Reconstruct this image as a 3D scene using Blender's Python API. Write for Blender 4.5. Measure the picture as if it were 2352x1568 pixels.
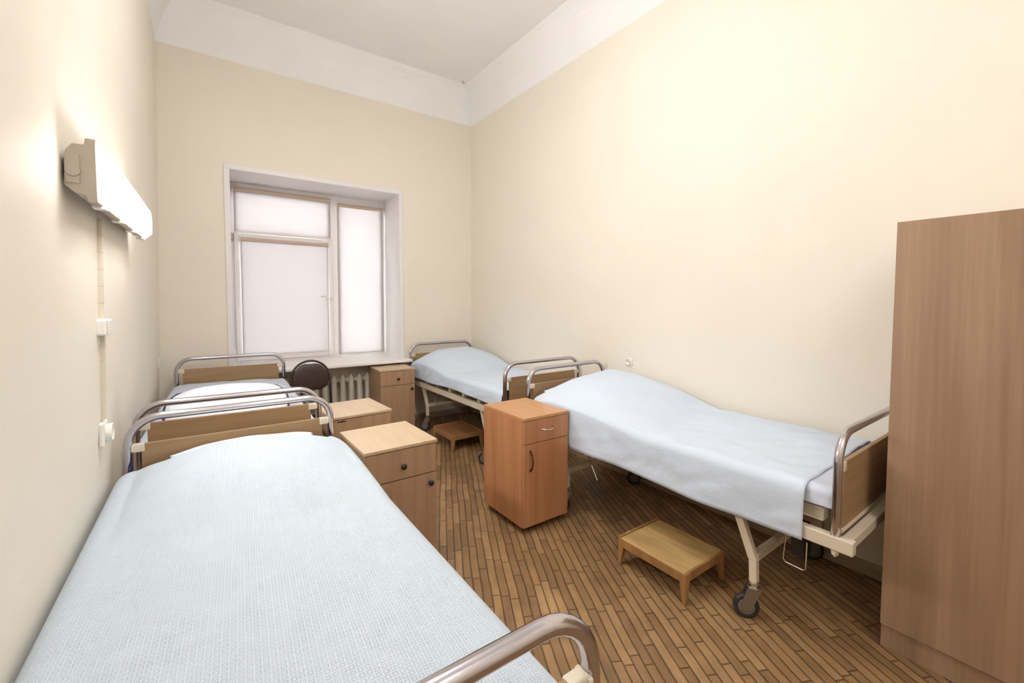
import bpy, bmesh, math, random
from mathutils import Vector, Matrix, noise
random.seed(7)
for o in list(bpy.data.objects): bpy.data.objects.remove(o)
SC = bpy.context.scene
C = SC.collection
PI = math.pi

# ------------------------------------------------------------------ camera, world, exposure
cam_d = bpy.data.cameras.new('camera'); cam = bpy.data.objects.new('camera', cam_d); C.objects.link(cam)
YAW, PITCH, ROLL = 0.620, -0.046, 0.003
f_ = Vector((math.sin(YAW)*math.cos(PITCH), math.cos(YAW)*math.cos(PITCH), math.sin(PITCH)))
r_ = Vector((math.cos(YAW), -math.sin(YAW), 0)); u_ = r_.cross(f_)
R_ = math.cos(ROLL)*r_ + math.sin(ROLL)*u_; U_ = -math.sin(ROLL)*r_ + math.cos(ROLL)*u_
m = Matrix((R_, U_, -f_)).transposed().to_4x4(); m.translation = Vector((-2.847, -4.907, 1.45))
cam.matrix_world = m
cam_d.sensor_width = 36; cam_d.lens = 36*992.35/2352
cam_d.shift_y = -47.6/2352; cam_d.clip_start = 0.02
SC.camera = cam
w = bpy.data.worlds.new('world'); SC.world = w; w.use_nodes = True
w.node_tree.nodes['Background'].inputs[0].default_value = (0.93, 0.96, 1.0, 1)
w.node_tree.nodes['Background'].inputs[1].default_value = 60.0
SC.view_settings.view_transform = 'Standard'; SC.view_settings.look = 'None'
SC.view_settings.gamma = 1; SC.view_settings.use_curve_mapping = False
SC.view_settings.exposure = 0.49
LAMP_E = 25.0       # glow of the fluorescent wall lamps
CEIL_E = 19.0       # glow of the ceiling lamp above the view and the fill lamp added behind the camera

# ------------------------------------------------------------------ helpers
def lin(c):
    c = c/255.0
    return c/12.92 if c <= 0.04045 else ((c+0.055)/1.055)**2.4
def L3(r, g, b): return (lin(r), lin(g), lin(b), 1)

def link(name, mesh, parent=None):
    o = bpy.data.objects.new(name, mesh); C.objects.link(o)
    if parent is not None: o.parent = parent
    return o
def obj(name, bm, mat, parent=None, smooth=False, ang=None):
    bmesh.ops.recalc_face_normals(bm, faces=bm.faces)
    me = bpy.data.meshes.new(name); bm.to_mesh(me); bm.free()
    for p in me.polygons: p.use_smooth = smooth
    o = link(name, me, parent)
    for mm in (mat if isinstance(mat, (list, tuple)) else [mat]): me.materials.append(mm)
    if ang:
        e = o.modifiers.new('edge', 'BEVEL'); e.width = ang; e.segments = 2; e.limit_method = 'ANGLE'; e.angle_limit = math.radians(40)
        e.harden_normals = False
    return o
def thing(name, label, cat, loc=(0, 0, 0), rz=0, group=None):
    o = bpy.data.objects.new(name, None); C.objects.link(o)
    o.location = loc; o.rotation_euler = (0, 0, rz); o.empty_display_size = .1
    o['label'] = label; o['category'] = cat
    if group: o['group'] = group
    return o
def tag(o, label, cat, group=None):
    o['label'] = label; o['category'] = cat
    if group: o['group'] = group
    return o
def struct(o): o['kind'] = 'structure'; return o

def box(bm, x0, x1, y0, y1, z0, z1, M=None, mi=0):
    vs = [bm.verts.new((x, y, z)) for x in (x0, x1) for y in (y0, y1) for z in (z0, z1)]
    if M is not None:
        for v in vs: v.co = M @ v.co
    for idx in ((0,1,3,2),(4,6,7,5),(0,4,5,1),(2,3,7,6),(0,2,6,4),(1,5,7,3)):
        f = bm.faces.new([vs[i] for i in idx]); f.material_index = mi
def nb(): return bmesh.new()
def B(*a, **k):
    bm = nb(); box(bm, *a, **k); return bm
def tube(bm, pts, r, n=12, closed=False, caps=True, rx=None):
    pts = [Vector(p) for p in pts]; N = len(pts); rings = []
    t0 = (pts[1]-pts[0]).normalized()
    up = Vector((0, 0, 1)) if abs(t0.z) < .9 else Vector((1, 0, 0))
    a = t0.cross(up).normalized()
    for i in range(N):
        if closed: t = (pts[(i+1) % N]-pts[i-1]).normalized()
        else: t = (pts[min(i+1, N-1)]-pts[max(i-1, 0)]).normalized()
        a = (a - t*a.dot(t)).normalized(); b = t.cross(a)
        rr = r[i] if isinstance(r, (list, tuple)) else r
        rings.append([bm.verts.new(pts[i]+a*math.cos(2*PI*k/n)*rr+b*math.sin(2*PI*k/n)*rr) for k in range(n)])
    for i in range(N if closed else N-1):
        A, D = rings[i], rings[(i+1) % N]
        for k in range(n): bm.faces.new((A[k], A[(k+1) % n], D[(k+1) % n], D[k]))
    if caps and not closed:
        bm.faces.new(rings[0][::-1]); bm.faces.new(rings[-1])
def arc(cx, cz, r, a0, a1, n, y=0):
    return [(cx+r*math.cos(a0+(a1-a0)*i/n), y, cz+r*math.sin(a0+(a1-a0)*i/n)) for i in range(n+1)]
def lathe(bm, prof, center, axis='z', n=20):
    c = Vector(center); rings = []
    for (rr, h) in prof:
        ring = []
        for k in range(n):
            a = 2*PI*k/n; p, q = rr*math.cos(a), rr*math.sin(a)
            v = Vector((p, q, h)) if axis == 'z' else (Vector((h, p, q)) if axis == 'x' else Vector((p, h, q)))
            ring.append(bm.verts.new(c+v))
        rings.append(ring)
    for i in range(len(rings)-1):
        for k in range(n): bm.faces.new((rings[i][k], rings[i][(k+1) % n], rings[i+1][(k+1) % n], rings[i+1][k]))
    bm.faces.new(rings[0][::-1]); bm.faces.new(rings[-1])
def grid(bm, P):
    V = [[bm.verts.new(p) for p in row] for row in P]
    for i in range(len(V)-1):
        for j in range(len(V[0])-1): bm.faces.new((V[i][j], V[i][j+1], V[i+1][j+1], V[i+1][j]))
    return V
def prism(bm, prof, ax, a, b):
    """profile of (u,v) points run along axis ax from a to b"""
    def P(u, v, t): return {'y': (u, t, v), 'x': (t, u, v), 'z': (u, v, t)}[ax]
    A = [bm.verts.new(P(u, v, a)) for u, v in prof]; D = [bm.verts.new(P(u, v, b)) for u, v in prof]
    n = len(prof)
    for i in range(n): bm.faces.new((A[i], A[(i+1) % n], D[(i+1) % n], D[i]))
    bm.faces.new(A[::-1]); bm.faces.new(D)

# ------------------------------------------------------------------ materials
def mat(name, col, rough=.5, metal=0, spec=.5, noise_amt=0, noise_scale=8, bump=0, bump_scale=200, coat=0, stretch=None):
    m = bpy.data.materials.new(name); m.use_nodes = True; nt = m.node_tree; N = nt.nodes; K = nt.links
    b = N['Principled BSDF']
    b.inputs['Base Color'].default_value = col; b.inputs['Roughness'].default_value = rough
    b.inputs['Metallic'].default_value = metal; b.inputs['Specular IOR Level'].default_value = spec
    b.inputs['Coat Weight'].default_value = coat
    if noise_amt or bump:
        tc = N.new('ShaderNodeTexCoord'); mp = N.new('ShaderNodeMapping'); K.new(tc.outputs['Object'], mp.inputs[0])
        if stretch: mp.inputs['Scale'].default_value = stretch
    if noise_amt:
        t = N.new('ShaderNodeTexNoise'); t.inputs['Scale'].default_value = noise_scale; t.inputs['Detail'].default_value = 5
        K.new(mp.outputs[0], t.inputs['Vector'])
        mx = N.new('ShaderNodeMixRGB'); mx.blend_type = 'MULTIPLY'; mx.inputs[1].default_value = col
        rp = N.new('ShaderNodeMapRange'); rp.inputs[1].default_value = .3; rp.inputs[2].default_value = .7
        rp.inputs[3].default_value = 1-noise_amt; rp.inputs[4].default_value = 1
        K.new(t.outputs['Fac'], rp.inputs[0])
        cb = N.new('ShaderNodeCombineColor')
        for i in range(3): K.new(rp.outputs[0], cb.inputs[i])
        mx.inputs[0].default_value = 1; K.new(cb.outputs[0], mx.inputs[2]); K.new(mx.outputs[0], b.inputs['Base Color'])
    if bump:
        t2 = N.new('ShaderNodeTexNoise'); t2.inputs['Scale'].default_value = bump_scale; t2.inputs['Detail'].default_value = 3
        K.new(mp.outputs[0], t2.inputs['Vector'])
        bp = N.new('ShaderNodeBump'); bp.inputs['Strength'].default_value = bump; bp.inputs['Distance'].default_value = .002
        K.new(t2.outputs['Fac'], bp.inputs['Height']); K.new(bp.outputs[0], b.inputs['Normal'])
    return m

def wood(name, c1, c2, rough=.45, grain=(14, 14, .9), amt=1.0, streak=None, spec=.4):
    """laminate or timber: two tones, long grain along the axis with the small scale"""
    m = bpy.data.materials.new(name); m.use_nodes = True; nt = m.node_tree; N = nt.nodes; K = nt.links
    b = N['Principled BSDF']; b.inputs['Roughness'].default_value = rough; b.inputs['Specular IOR Level'].default_value = spec
    tc = N.new('ShaderNodeTexCoord'); mp = N.new('ShaderNodeMapping'); mp.inputs['Scale'].default_value = grain
    K.new(tc.outputs['Object'], mp.inputs[0])
    n1 = N.new('ShaderNodeTexNoise'); n1.inputs['Scale'].default_value = 1.0; n1.inputs['Detail'].default_value = 6; n1.inputs['Distortion'].default_value = .6
    K.new(mp.outputs[0], n1.inputs['Vector'])
    mp2 = N.new('ShaderNodeMapping'); mp2.inputs['Scale'].default_value = tuple(g*9 if g > 3 else g*3 for g in grain)
    K.new(tc.outputs['Object'], mp2.inputs[0])
    n2 = N.new('ShaderNodeTexNoise'); n2.inputs['Scale'].default_value = 1.0; n2.inputs['Detail'].default_value = 4
    K.new(mp2.outputs[0], n2.inputs['Vector'])
    ad = N.new('ShaderNodeMath'); ad.operation = 'MULTIPLY_ADD'; ad.inputs[1].default_value = .35
    K.new(n2.outputs['Fac'], ad.inputs[0]); K.new(n1.outputs['Fac'], ad.inputs[2])
    rp = N.new('ShaderNodeMapRange'); rp.inputs[1].default_value = .48; rp.inputs[2].default_value = .88
    rp.inputs[3].default_value = 0; rp.inputs[4].default_value = amt
    K.new(ad.outputs[0], rp.inputs[0])
    mx = N.new('ShaderNodeMixRGB'); mx.inputs[1].default_value = c1; mx.inputs[2].default_value = c2
    K.new(rp.outputs[0], mx.inputs[0]); K.new(mx.outputs[0], b.inputs['Base Color'])
    return m

M = {}
M['wall'] = mat('cream_wall_paint', L3(242, 234, 219), rough=.62, noise_amt=.03, noise_scale=1.6, bump=.18, bump_scale=90)
M['ceiling'] = mat('white_ceiling_paint', L3(250, 249, 248), rough=.8, noise_amt=.03, noise_scale=2.2, bump=.1, bump_scale=60)
M['white_pvc'] = mat('white_window_plastic', L3(240, 236, 236), rough=.4)
M['sill'] = mat('white_sill_paint', L3(244, 242, 236), rough=.35)
M['cream'] = mat('cream_enamel', L3(226, 214, 192), rough=.32, noise_amt=.05, noise_scale=9, coat=.15)
M['chrome'] = mat('chromed_steel', L3(200, 196, 201), rough=.17, metal=1)
M['bright_chrome'] = mat('bright_chrome', L3(225, 222, 220), rough=.12, metal=1)
M['panel'] = wood('bed_panel_laminate', L3(168, 138, 102), L3(150, 120, 84), rough=.5, grain=(1.4, 30, 22), amt=.9)
M['beech'] = wood('beech_laminate', L3(203, 168, 130), L3(186, 148, 110), rough=.42, grain=(2.2, 26, 26), amt=.8)
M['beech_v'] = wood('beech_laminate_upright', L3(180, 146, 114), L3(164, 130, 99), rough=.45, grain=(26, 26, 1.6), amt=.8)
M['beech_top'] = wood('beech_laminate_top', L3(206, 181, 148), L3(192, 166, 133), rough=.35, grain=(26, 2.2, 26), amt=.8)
M['alder'] = wood('alder_laminate', L3(200, 146, 104), L3(178, 120, 80), rough=.36, grain=(15, 15, .7), amt=.9)
M['wardrobe'] = wood('wardrobe_laminate', L3(174, 144, 117), L3(144, 112, 86), rough=.5, grain=(8, 8, .55), amt=.9)
M['stool'] = wood('worn_stool_timber', L3(204, 170, 112), L3(138, 110, 70), rough=.5, grain=(10, 2.0, 10), amt=.8)
M['stool_dark'] = wood('stool_frame_timber', L3(182, 138, 86), L3(140, 100, 60), rough=.5, grain=(8, 8, 2), amt=.9)
M['white_plastic'] = mat('white_plastic', L3(240, 236, 228), rough=.35)
M['ivory_plastic'] = mat('ivory_clamp_plastic', L3(222, 212, 192), rough=.4)
M['grey_plastic'] = mat('grey_lamp_plastic', L3(182, 170, 156), rough=.5)
M['rubber'] = mat('grey_rubber', L3(52, 50, 50), rough=.5)
M['hub'] = mat('grey_wheel_hub', L3(120, 112, 104), rough=.4)
M['black'] = mat('black_plastic', L3(30, 26, 26), rough=.4)
M['darkbrown'] = mat('dark_brown_handle', L3(60, 32, 24), rough=.35)
M['steel'] = mat('zinc_steel', L3(150, 142, 132), rough=.38, metal=.8)
M['leather'] = mat('dark_brown_leatherette', L3(66, 51, 46), rough=.42, bump=.2, bump_scale=140)
M['chairtube'] = mat('dark_chair_tube', L3(58, 44, 42), rough=.3)
M['radiator'] = mat('radiator_enamel', L3(228, 221, 206), rough=.45, noise_amt=.06, noise_scale=12)
M['mattress'] = mat('blue_mattress_cover', L3(82, 78, 150), rough=.8)
M['pillow'] = mat('white_pillowcase', L3(226, 232, 240), rough=.9, bump=.3, bump_scale=60)
M['piping'] = mat('navy_piping', L3(36, 38, 74), rough=.7)
M['base'] = mat('baseboard_paint', L3(176, 158, 132), rough=.5)
M['void'] = mat('niche_paint', L3(150, 136, 116), rough=.7)

def cloth(name, col, squares=False, bumpd=.0015):
    m = mat(name, col, rough=.85, spec=.2, noise_amt=.035, noise_scale=5)
    nt = m.node_tree; N = nt.nodes; K = nt.links; b = N['Principled BSDF']
    b.inputs['Sheen Weight'].default_value = .15
    tc = N.new('ShaderNodeTexCoord')
    n = N.new('ShaderNodeTexNoise'); n.inputs['Scale'].default_value = 16; n.inputs['Detail'].default_value = 5; K.new(tc.outputs['Object'], n.inputs['Vector'])
    h = n.outputs['Fac']
    if squares:
        mp = N.new('ShaderNodeMapping'); mp.inputs['Scale'].default_value = (72, 72, 72); mp.inputs['Rotation'].default_value = (0, 0, .05)
        K.new(tc.outputs['Object'], mp.inputs[0])
        sp = N.new('ShaderNodeSeparateXYZ'); K.new(mp.outputs[0], sp.inputs[0])
        ds = []
        for i in (0, 1):
            fr = N.new('ShaderNodeMath'); fr.operation = 'FRACT'; K.new(sp.outputs[i], fr.inputs[0])
            s = N.new('ShaderNodeMath'); s.operation = 'SUBTRACT'; s.inputs[1].default_value = .5; K.new(fr.outputs[0], s.inputs[0])
            a = N.new('ShaderNodeMath'); a.operation = 'ABSOLUTE'; K.new(s.outputs[0], a.inputs[0]); ds.append(a)
        mxn = N.new('ShaderNodeMath'); mxn.operation = 'MAXIMUM'; K.new(ds[0].outputs[0], mxn.inputs[0]); K.new(ds[1].outputs[0], mxn.inputs[1])
        s = N.new('ShaderNodeMath'); s.operation = 'SUBTRACT'; s.inputs[1].default_value = .3; K.new(mxn.outputs[0], s.inputs[0])
        a = N.new('ShaderNodeMath'); a.operation = 'ABSOLUTE'; K.new(s.outputs[0], a.inputs[0])
        rp = N.new('ShaderNodeMapRange'); rp.inputs[1].default_value = .02; rp.inputs[2].default_value = .1; rp.inputs[3].default_value = 1; rp.inputs[4].default_value = 0
        K.new(a.outputs[0], rp.inputs[0])
        # some rows of the weave stand out less
        n3 = N.new('ShaderNodeTexNoise'); n3.inputs['Scale'].default_value = 25; K.new(tc.outputs['Object'], n3.inputs['Vector'])
        mu = N.new('ShaderNodeMath'); mu.operation = 'MULTIPLY'; K.new(rp.outputs[0], mu.inputs[0]); K.new(n3.outputs['Fac'], mu.inputs[1])
        b1 = N.new('ShaderNodeBump'); b1.inputs['Strength'].default_value = .75; b1.inputs['Distance'].default_value = .0035
        K.new(mu.outputs[0], b1.inputs['Height'])
    b2 = N.new('ShaderNodeBump'); b2.inputs['Strength'].default_value = .6; b2.inputs['Distance'].default_value = .006
    K.new(h, b2.inputs['Height'])
    if squares: K.new(b1.outputs[0], b2.inputs['Normal'])
    K.new(b2.outputs[0], b.inputs['Normal'])
    return m
M['jacquard'] = cloth('pale_blue_jacquard', L3(203, 215, 226), squares=True)
M['sheet'] = cloth('pale_blue_sheet', L3(212, 224, 239))
M['sheet_grey'] = cloth('grey_blue_sheet', L3(210, 217, 232))

# parquet: staggered strips laid on the skew
def parquet():
    m = bpy.data.materials.new('oak_strip_parquet'); m.use_nodes = True; nt = m.node_tree; N = nt.nodes; K = nt.links
    b = N['Principled BSDF']
    tc = N.new('ShaderNodeTexCoord'); mp = N.new('ShaderNodeMapping'); mp.inputs['Rotation'].default_value = (0, 0, math.radians(26.5))
    K.new(tc.outputs['Object'], mp.inputs[0])
    # a slight waviness so that the seams are not ruler straight
    nz = N.new('ShaderNodeTexNoise'); nz.inputs['Scale'].default_value = 3.5; nz.inputs['Detail'].default_value = 2; K.new(mp.outputs[0], nz.inputs['Vector'])
    sv = N.new('ShaderNodeVectorMath'); sv.operation = 'SUBTRACT'; sv.inputs[1].default_value = (.5, .5, .5); K.new(nz.outputs['Color'], sv.inputs[0])
    sc = N.new('ShaderNodeVectorMath'); sc.operation = 'SCALE'; sc.inputs['Scale'].default_value = .02; K.new(sv.outputs[0], sc.inputs[0])
    av = N.new('ShaderNodeVectorMath'); K.new(mp.outputs[0], av.inputs[0]); K.new(sc.outputs[0], av.inputs[1])
    sp = N.new('ShaderNodeSeparateXYZ'); K.new(av.outputs[0], sp.inputs[0])
    def mth(op, a, bb=None, c=None):
        n = N.new('ShaderNodeMath'); n.operation = op
        for i, v in enumerate((a, bb, c)):
            if v is None: continue
            if isinstance(v, (int, float)): n.inputs[i].default_value = v
            else: K.new(v, n.inputs[i])
        return n.outputs[0]
    W, LN = .043, .30
    vx = mth('DIVIDE', sp.outputs[0], W); row = mth('FLOOR', vx); fx = mth('FRACT', vx)
    wn = N.new('ShaderNodeTexWhiteNoise'); wn.noise_dimensions = '1D'; K.new(row, wn.inputs['W'])
    uy = mth('ADD', mth('DIVIDE', sp.outputs[1], LN), wn.outputs['Value']); col = mth('FLOOR', uy); fy = mth('FRACT', uy)
    cb = N.new('ShaderNodeCombineXYZ'); K.new(row, cb.inputs[0]); K.new(col, cb.inputs[1])
    w2 = N.new('ShaderNodeTexWhiteNoise'); w2.noise_dimensions = '2D'; K.new(cb.outputs[0], w2.inputs['Vector'])
    # distance to the nearest seam, metres
    dx = mth('MULTIPLY', mth('SUBTRACT', .5, mth('ABSOLUTE', mth('SUBTRACT', fx, .5))), W)
    dy = mth('MULTIPLY', mth('SUBTRACT', .5, mth('ABSOLUTE', mth('SUBTRACT', fy, .5))), LN)
    d = mth('MINIMUM', dx, dy)
    seam = N.new('ShaderNodeMapRange'); seam.interpolation_type = 'SMOOTHSTEP'
    seam.inputs[1].default_value = .0006; seam.inputs[2].default_value = .0055; K.new(d, seam.inputs[0])
    ramp = N.new('ShaderNodeValToRGB'); e = ramp.color_ramp.elements
    e[0].position = 0; e[0].color = L3(144, 110, 76); e[1].position = 1; e[1].color = L3(178, 143, 101)
    for p, c in ((.3, L3(147, 114, 78)), (.6, L3(160, 125, 85)), (.85, L3(168, 132, 91))):
        x = e.new(p); x.color = c
    K.new(w2.outputs['Value'], ramp.inputs[0])
    # grain along the strip
    gm = N.new('ShaderNodeMapping'); gm.inputs['Scale'].default_value = (60, 5, 1); K.new(av.outputs[0], gm.inputs[0])
    gn = N.new('ShaderNodeTexNoise'); gn.inputs['Scale'].default_value = 1; gn.inputs['Detail'].default_value = 6; K.new(gm.outputs[0], gn.inputs['Vector'])
    gr = N.new('ShaderNodeMapRange'); gr.inputs[1].default_value = .3; gr.inputs[2].default_value = .7; gr.inputs[3].default_value = .86; gr.inputs[4].default_value = 1.1; K.new(gn.outputs['Fac'], gr.inputs[0])
    # worn patches
    bn = N.new('ShaderNodeTexNoise'); bn.inputs['Scale'].default_value = 9; bn.inputs['Detail'].default_value = 5; K.new(tc.outputs['Object'], bn.inputs['Vector'])
    br = N.new('ShaderNodeMapRange'); br.inputs[1].default_value = .3; br.inputs[2].default_value = .7; br.inputs[3].default_value = .76; br.inputs[4].default_value = 1.08; K.new(bn.outputs['Fac'], br.inputs[0])
    tot = mth('MULTIPLY', gr.outputs[0], br.outputs[0])
    sm = N.new('ShaderNodeMapRange'); sm.inputs[3].default_value = .30; sm.inputs[4].default_value = 1; K.new(seam.outputs[0], sm.inputs[0])
    tot = mth('MULTIPLY', tot, sm.outputs[0])
    vm = N.new('ShaderNodeVectorMath'); vm.operation = 'SCALE'; K.new(ramp.outputs[0], vm.inputs[0]); K.new(tot, vm.inputs['Scale'])
    K.new(vm.outputs[0], b.inputs['Base Color'])
    rr = N.new('ShaderNodeMapRange'); rr.inputs[3].default_value = .36; rr.inputs[4].default_value = .52; K.new(bn.outputs['Fac'], rr.inputs[0]); K.new(rr.outputs[0], b.inputs['Roughness'])
    b.inputs['Specular IOR Level'].default_value = .4
    bp = N.new('ShaderNodeBump'); bp.inputs['Strength'].default_value = .5; bp.inputs['Distance'].default_value = .002
    K.new(mth('ADD', seam.outputs[0], mth('MULTIPLY', w2.outputs['Value'], .5)), bp.inputs['Height']); K.new(bp.outputs[0], b.inputs['Normal'])
    return m
M['floor'] = parquet()

def emis(name, col, s):
    m = bpy.data.materials.new(name); m.use_nodes = True; b = m.node_tree.nodes['Principled BSDF']
    b.inputs['Base Color'].default_value = (.9, .9, .9, 1); b.inputs['Emission Color'].default_value = col; b.inputs['Emission Strength'].default_value = s
    return m
M['glow'] = emis('lit_lamp_diffuser', (1.0, .98, .95, 1), LAMP_E)
def blindmat(name, t):
    m = bpy.data.materials.new(name); m.use_nodes = True; nt = m.node_tree; N = nt.nodes; K = nt.links
    out = N['Material Output']; N.remove(N['Principled BSDF'])
    d = N.new('ShaderNodeBsdfDiffuse'); d.inputs[0].default_value = L3(238, 230, 228)
    tr = N.new('ShaderNodeBsdfTranslucent'); tr.inputs[0].default_value = (t, t*.965, t*.97, 1)
    tc = N.new('ShaderNodeTexCoord'); mp = N.new('ShaderNodeMapping'); mp.inputs['Scale'].default_value = (60, 60, 260); K.new(tc.outputs['Object'], mp.inputs[0])
    n = N.new('ShaderNodeTexNoise'); n.inputs['Scale'].default_value = 1; K.new(mp.outputs[0], n.inputs['Vector'])
    bp = N.new('ShaderNodeBump'); bp.inputs['Strength'].default_value = .15; bp.inputs['Distance'].default_value = .001; K.new(n.outputs['Fac'], bp.inputs['Height']); K.new(bp.outputs[0], d.inputs['Normal'])
    mx = N.new('ShaderNodeMixShader'); mx.inputs[0].default_value = .5
    K.new(d.outputs[0], mx.inputs[1]); K.new(tr.outputs[0], mx.inputs[2]); K.new(mx.outputs[0], out.inputs[0])
    return m
M['blind'] = blindmat('blind_fabric', .34)
M['blind2'] = blindmat('dense_blind_fabric', .28)
def glassmat():
    m = bpy.data.materials.new('window_glass'); m.use_nodes = True; nt = m.node_tree; N = nt.nodes; K = nt.links
    out = N['Material Output']; N.remove(N['Principled BSDF'])
    t = N.new('ShaderNodeBsdfTransparent'); t.inputs[0].default_value = (.95, .97, .96, 1)
    g = N.new('ShaderNodeBsdfGlossy'); g.inputs['Roughness'].default_value = .02
    mx = N.new('ShaderNodeMixShader'); mx.inputs[0].default_value = .06
    K.new(t.outputs[0], mx.inputs[1]); K.new(g.outputs[0], mx.inputs[2]); K.new(mx.outputs[0], out.inputs[0])
    return m
M['glass'] = glassmat()

# ------------------------------------------------------------------ room shell
H, YF = 3.681, -7.4
WALLX = [(0, -3.200), (.4, -3.191), (.83, -3.180), (1.02, -3.172), (1.5, -3.162), (2, -3.152), (2.9, -3.141), (3.68, -3.131), (4.2, -3.129)]
def wallx(z):
    for (z0, a), (z1, b2) in zip(WALLX, WALLX[1:]):
        if z <= z1: return a+(b2-a)*(z-z0)/(z1-z0)
    return WALLX[-1][1]
HC, DC = 4.07, .20
struct(obj('floor', B(-3.45, .2, YF-.2, .8, -.12, 0), M['floor']))
struct(obj('ceiling', B(-3.45, .2, YF-.2, .8, HC, HC+.15), M['ceiling']))
struct(obj('wall_right', B(0, .2, YF-.2, .8, 0, 4.07), M['wall']))
struct(obj('wall_front', B(-3.45, .2, YF-.2, YF, 0, 4.07), M['wall']))
bm = nb(); prism(bm, [(x, z) for z, x in WALLX[:-1]]+[(wallx(4.07), 4.07), (-3.45, 4.07), (-3.45, 0)], 'y', YF-.2, .8)
struct(obj('wall_left', bm, M['wall']))
OX0, OX1, OZ0, OZ1 = -2.624, -.962, .738, 2.685
bm = nb()
box(bm, -3.14, OX0, 0, .75, 0, 4.07); box(bm, OX1, 0, 0, .75, 0, 4.07); box(bm, OX0, OX1, 0, .75, OZ1, 4.07)
box(bm, OX0, OX1, .16, .75, 0, OZ0); box(bm, OX0, OX1, 0, .16, 0, .07)
box(bm, -3.45, -3.14, 0, .75, 0, 4.07)
struct(obj('wall_back', bm, M['wall']))
# coves: slightly hollow plaster band between wall and ceiling
def cove_prof(sgn, wall):
    pts = [(wall, H)]
    for i in range(1, 9):
        t = i/8; a = t*PI/2
        # blend of a chord and a quarter hollow
        cx, cz = DC*t, (HC-H)*t
        hx, hz = DC*(1-math.cos(a)), (HC-H)*math.sin(a)
        pts.append((wall+sgn*(.45*cx+.55*hx), H+.45*cz+.55*hz))
    return pts+[(wall-sgn*.0, HC)]
bm = nb(); prism(bm, cove_prof(-1, 0), 'y', YF, 0); struct(obj('trim_1', bm, M['ceiling'], smooth=False))
bm = nb(); prism(bm, cove_prof(1, -3.133), 'y', YF, 0); struct(obj('trim_2', bm, M['ceiling']))
bm = nb(); prism(bm, cove_prof(-1, 0), 'x', -3.133, 0); struct(obj('trim_3', bm, M['ceiling']))
bm = nb(); prism(bm, cove_prof(1, YF), 'x', -3.133, 0); struct(obj('trim_4', bm, M['ceiling']))
def base_prof(w0, s): return [(w0, 0), (w0+s*.018, 0), (w0+s*.018, .055), (w0+s*.010, .07), (w0, .07)]
bm = nb(); prism(bm, base_prof(0, -1), 'y', YF, -.0); struct(obj('baseboard_right', bm, M['base']))
bm = nb(); prism(bm, base_prof(0, -1), 'x', -3.18, -.02); struct(obj('baseboard_back', bm, M['base']))
bm = nb(); prism(bm, [(-3.2, 0), (-3.182, 0), (-3.182, .055), (-3.198, .07)], 'y', YF, -.02); struct(obj('baseboard_left', bm, M['base']))

# ------------------------------------------------------------------ window
FY = .50
win = struct(bpy.data.objects.new('window_1', None)); C.objects.link(win); win.location = (-1.79, 0, .775)
def wobj(name, bm, mt, par=None, **k):
    o = obj(name, bm, mt, None, **k)
    p = par or win
    o.parent = p; o.location = o.location - (win.location if p is win else Vector((0, 0, 0)))
    return o
bm = nb()   # white casing round the opening
box(bm, OX0-.042, OX0+.004, -.012, .0, .766, OZ1-.004); box(bm, OX1-.004, OX1+.040, -.012, .0, .766, OZ1-.004)
box(bm, OX0-.042, OX1+.04, -.012, .0, OZ1-.004, OZ1+.042)
wobj('casing', bm, M['white_pvc'], ang=.004)
bm = nb()   # lined reveals
box(bm, OX0, OX0+.006, -.005, .60, .766, OZ1); box(bm, OX1-.006, OX1, -.005, .60, .766, OZ1); box(bm, OX0, OX1, -.005, .60, OZ1-.006, OZ1)
wobj('reveal', bm, M['white_pvc'])
bm = nb(); box(bm, OX0-.045, OX1+.085, -.165, 0, .738, .767); box(bm, OX0, OX1, 0, .60, .738, .767)
wobj('window_sill', bm, M['sill'], ang=.006)
bm = nb()
fr = (FY+.005, FY+.075)
box(bm, OX0+.006, -2.54, fr[0], fr[1], .766, OZ1-.006); box(bm, -1.03, OX1-.006, fr[0], fr[1], .766, OZ1-.006)
box(bm, -1.645, -1.505, fr[0], fr[1], .766, OZ1-.006)
for a_, b_ in ((-2.54, -1.645), (-1.505, -1.03)):
    box(bm, a_, b_, fr[0]+.001, fr[1], .766, .825); box(bm, a_, b_, fr[0]+.001, fr[1], 2.57, OZ1-.006)
box(bm, -2.54, -1.645, fr[0]+.001, fr[1], 2.125, 2.185)
wobj('window_frame', bm, M['white_pvc'], ang=.004)
bm = nb()   # opening sash, stands proud of the frame
s0, s1 = FY-.022, FY+.028
box(bm, -2.572, -2.50, s0, s1, .803, 2.150); box(bm, -1.665, -1.592, s0, s1, .803, 2.150)
box(bm, -2.50, -1.665, s0+.0008, s1, .803, .865); box(bm, -2.50, -1.665, s0+.0008, s1, 2.085, 2.150)
sash = wobj('sash', bm, M['white_pvc'], ang=.005)
bm = nb(); box(bm, -1.645, -1.62, s0-.012, s0, 1.42, 1.50); tube(bm, [(-1.632, s0-.012, 1.475), (-1.632, s0-.045, 1.475), (-1.65, s0-.05, 1.478), (-1.74, s0-.05, 1.50)], .008, 8)
h = obj('window_handle', bm, M['white_plastic'], sash)
for zz in (2.08, .86):
    bm = nb(); box(bm, -2.60, -2.575, FY-.02, FY+.005, zz, zz+.07)
    hg = obj('hinge', bm, M['steel'] if zz > 1 else M['white_plastic'], sash)
bm = nb()
box(bm, -2.505, -1.66, FY+.0, FY+.008, .86, 2.09); box(bm, -2.55, -1.64, FY+.04, FY+.048, 2.18, 2.61); box(bm, -1.51, -1.02, FY+.04, FY+.048, .82, 2.61)
wobj('glass_pane', bm, M['glass'])
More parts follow.
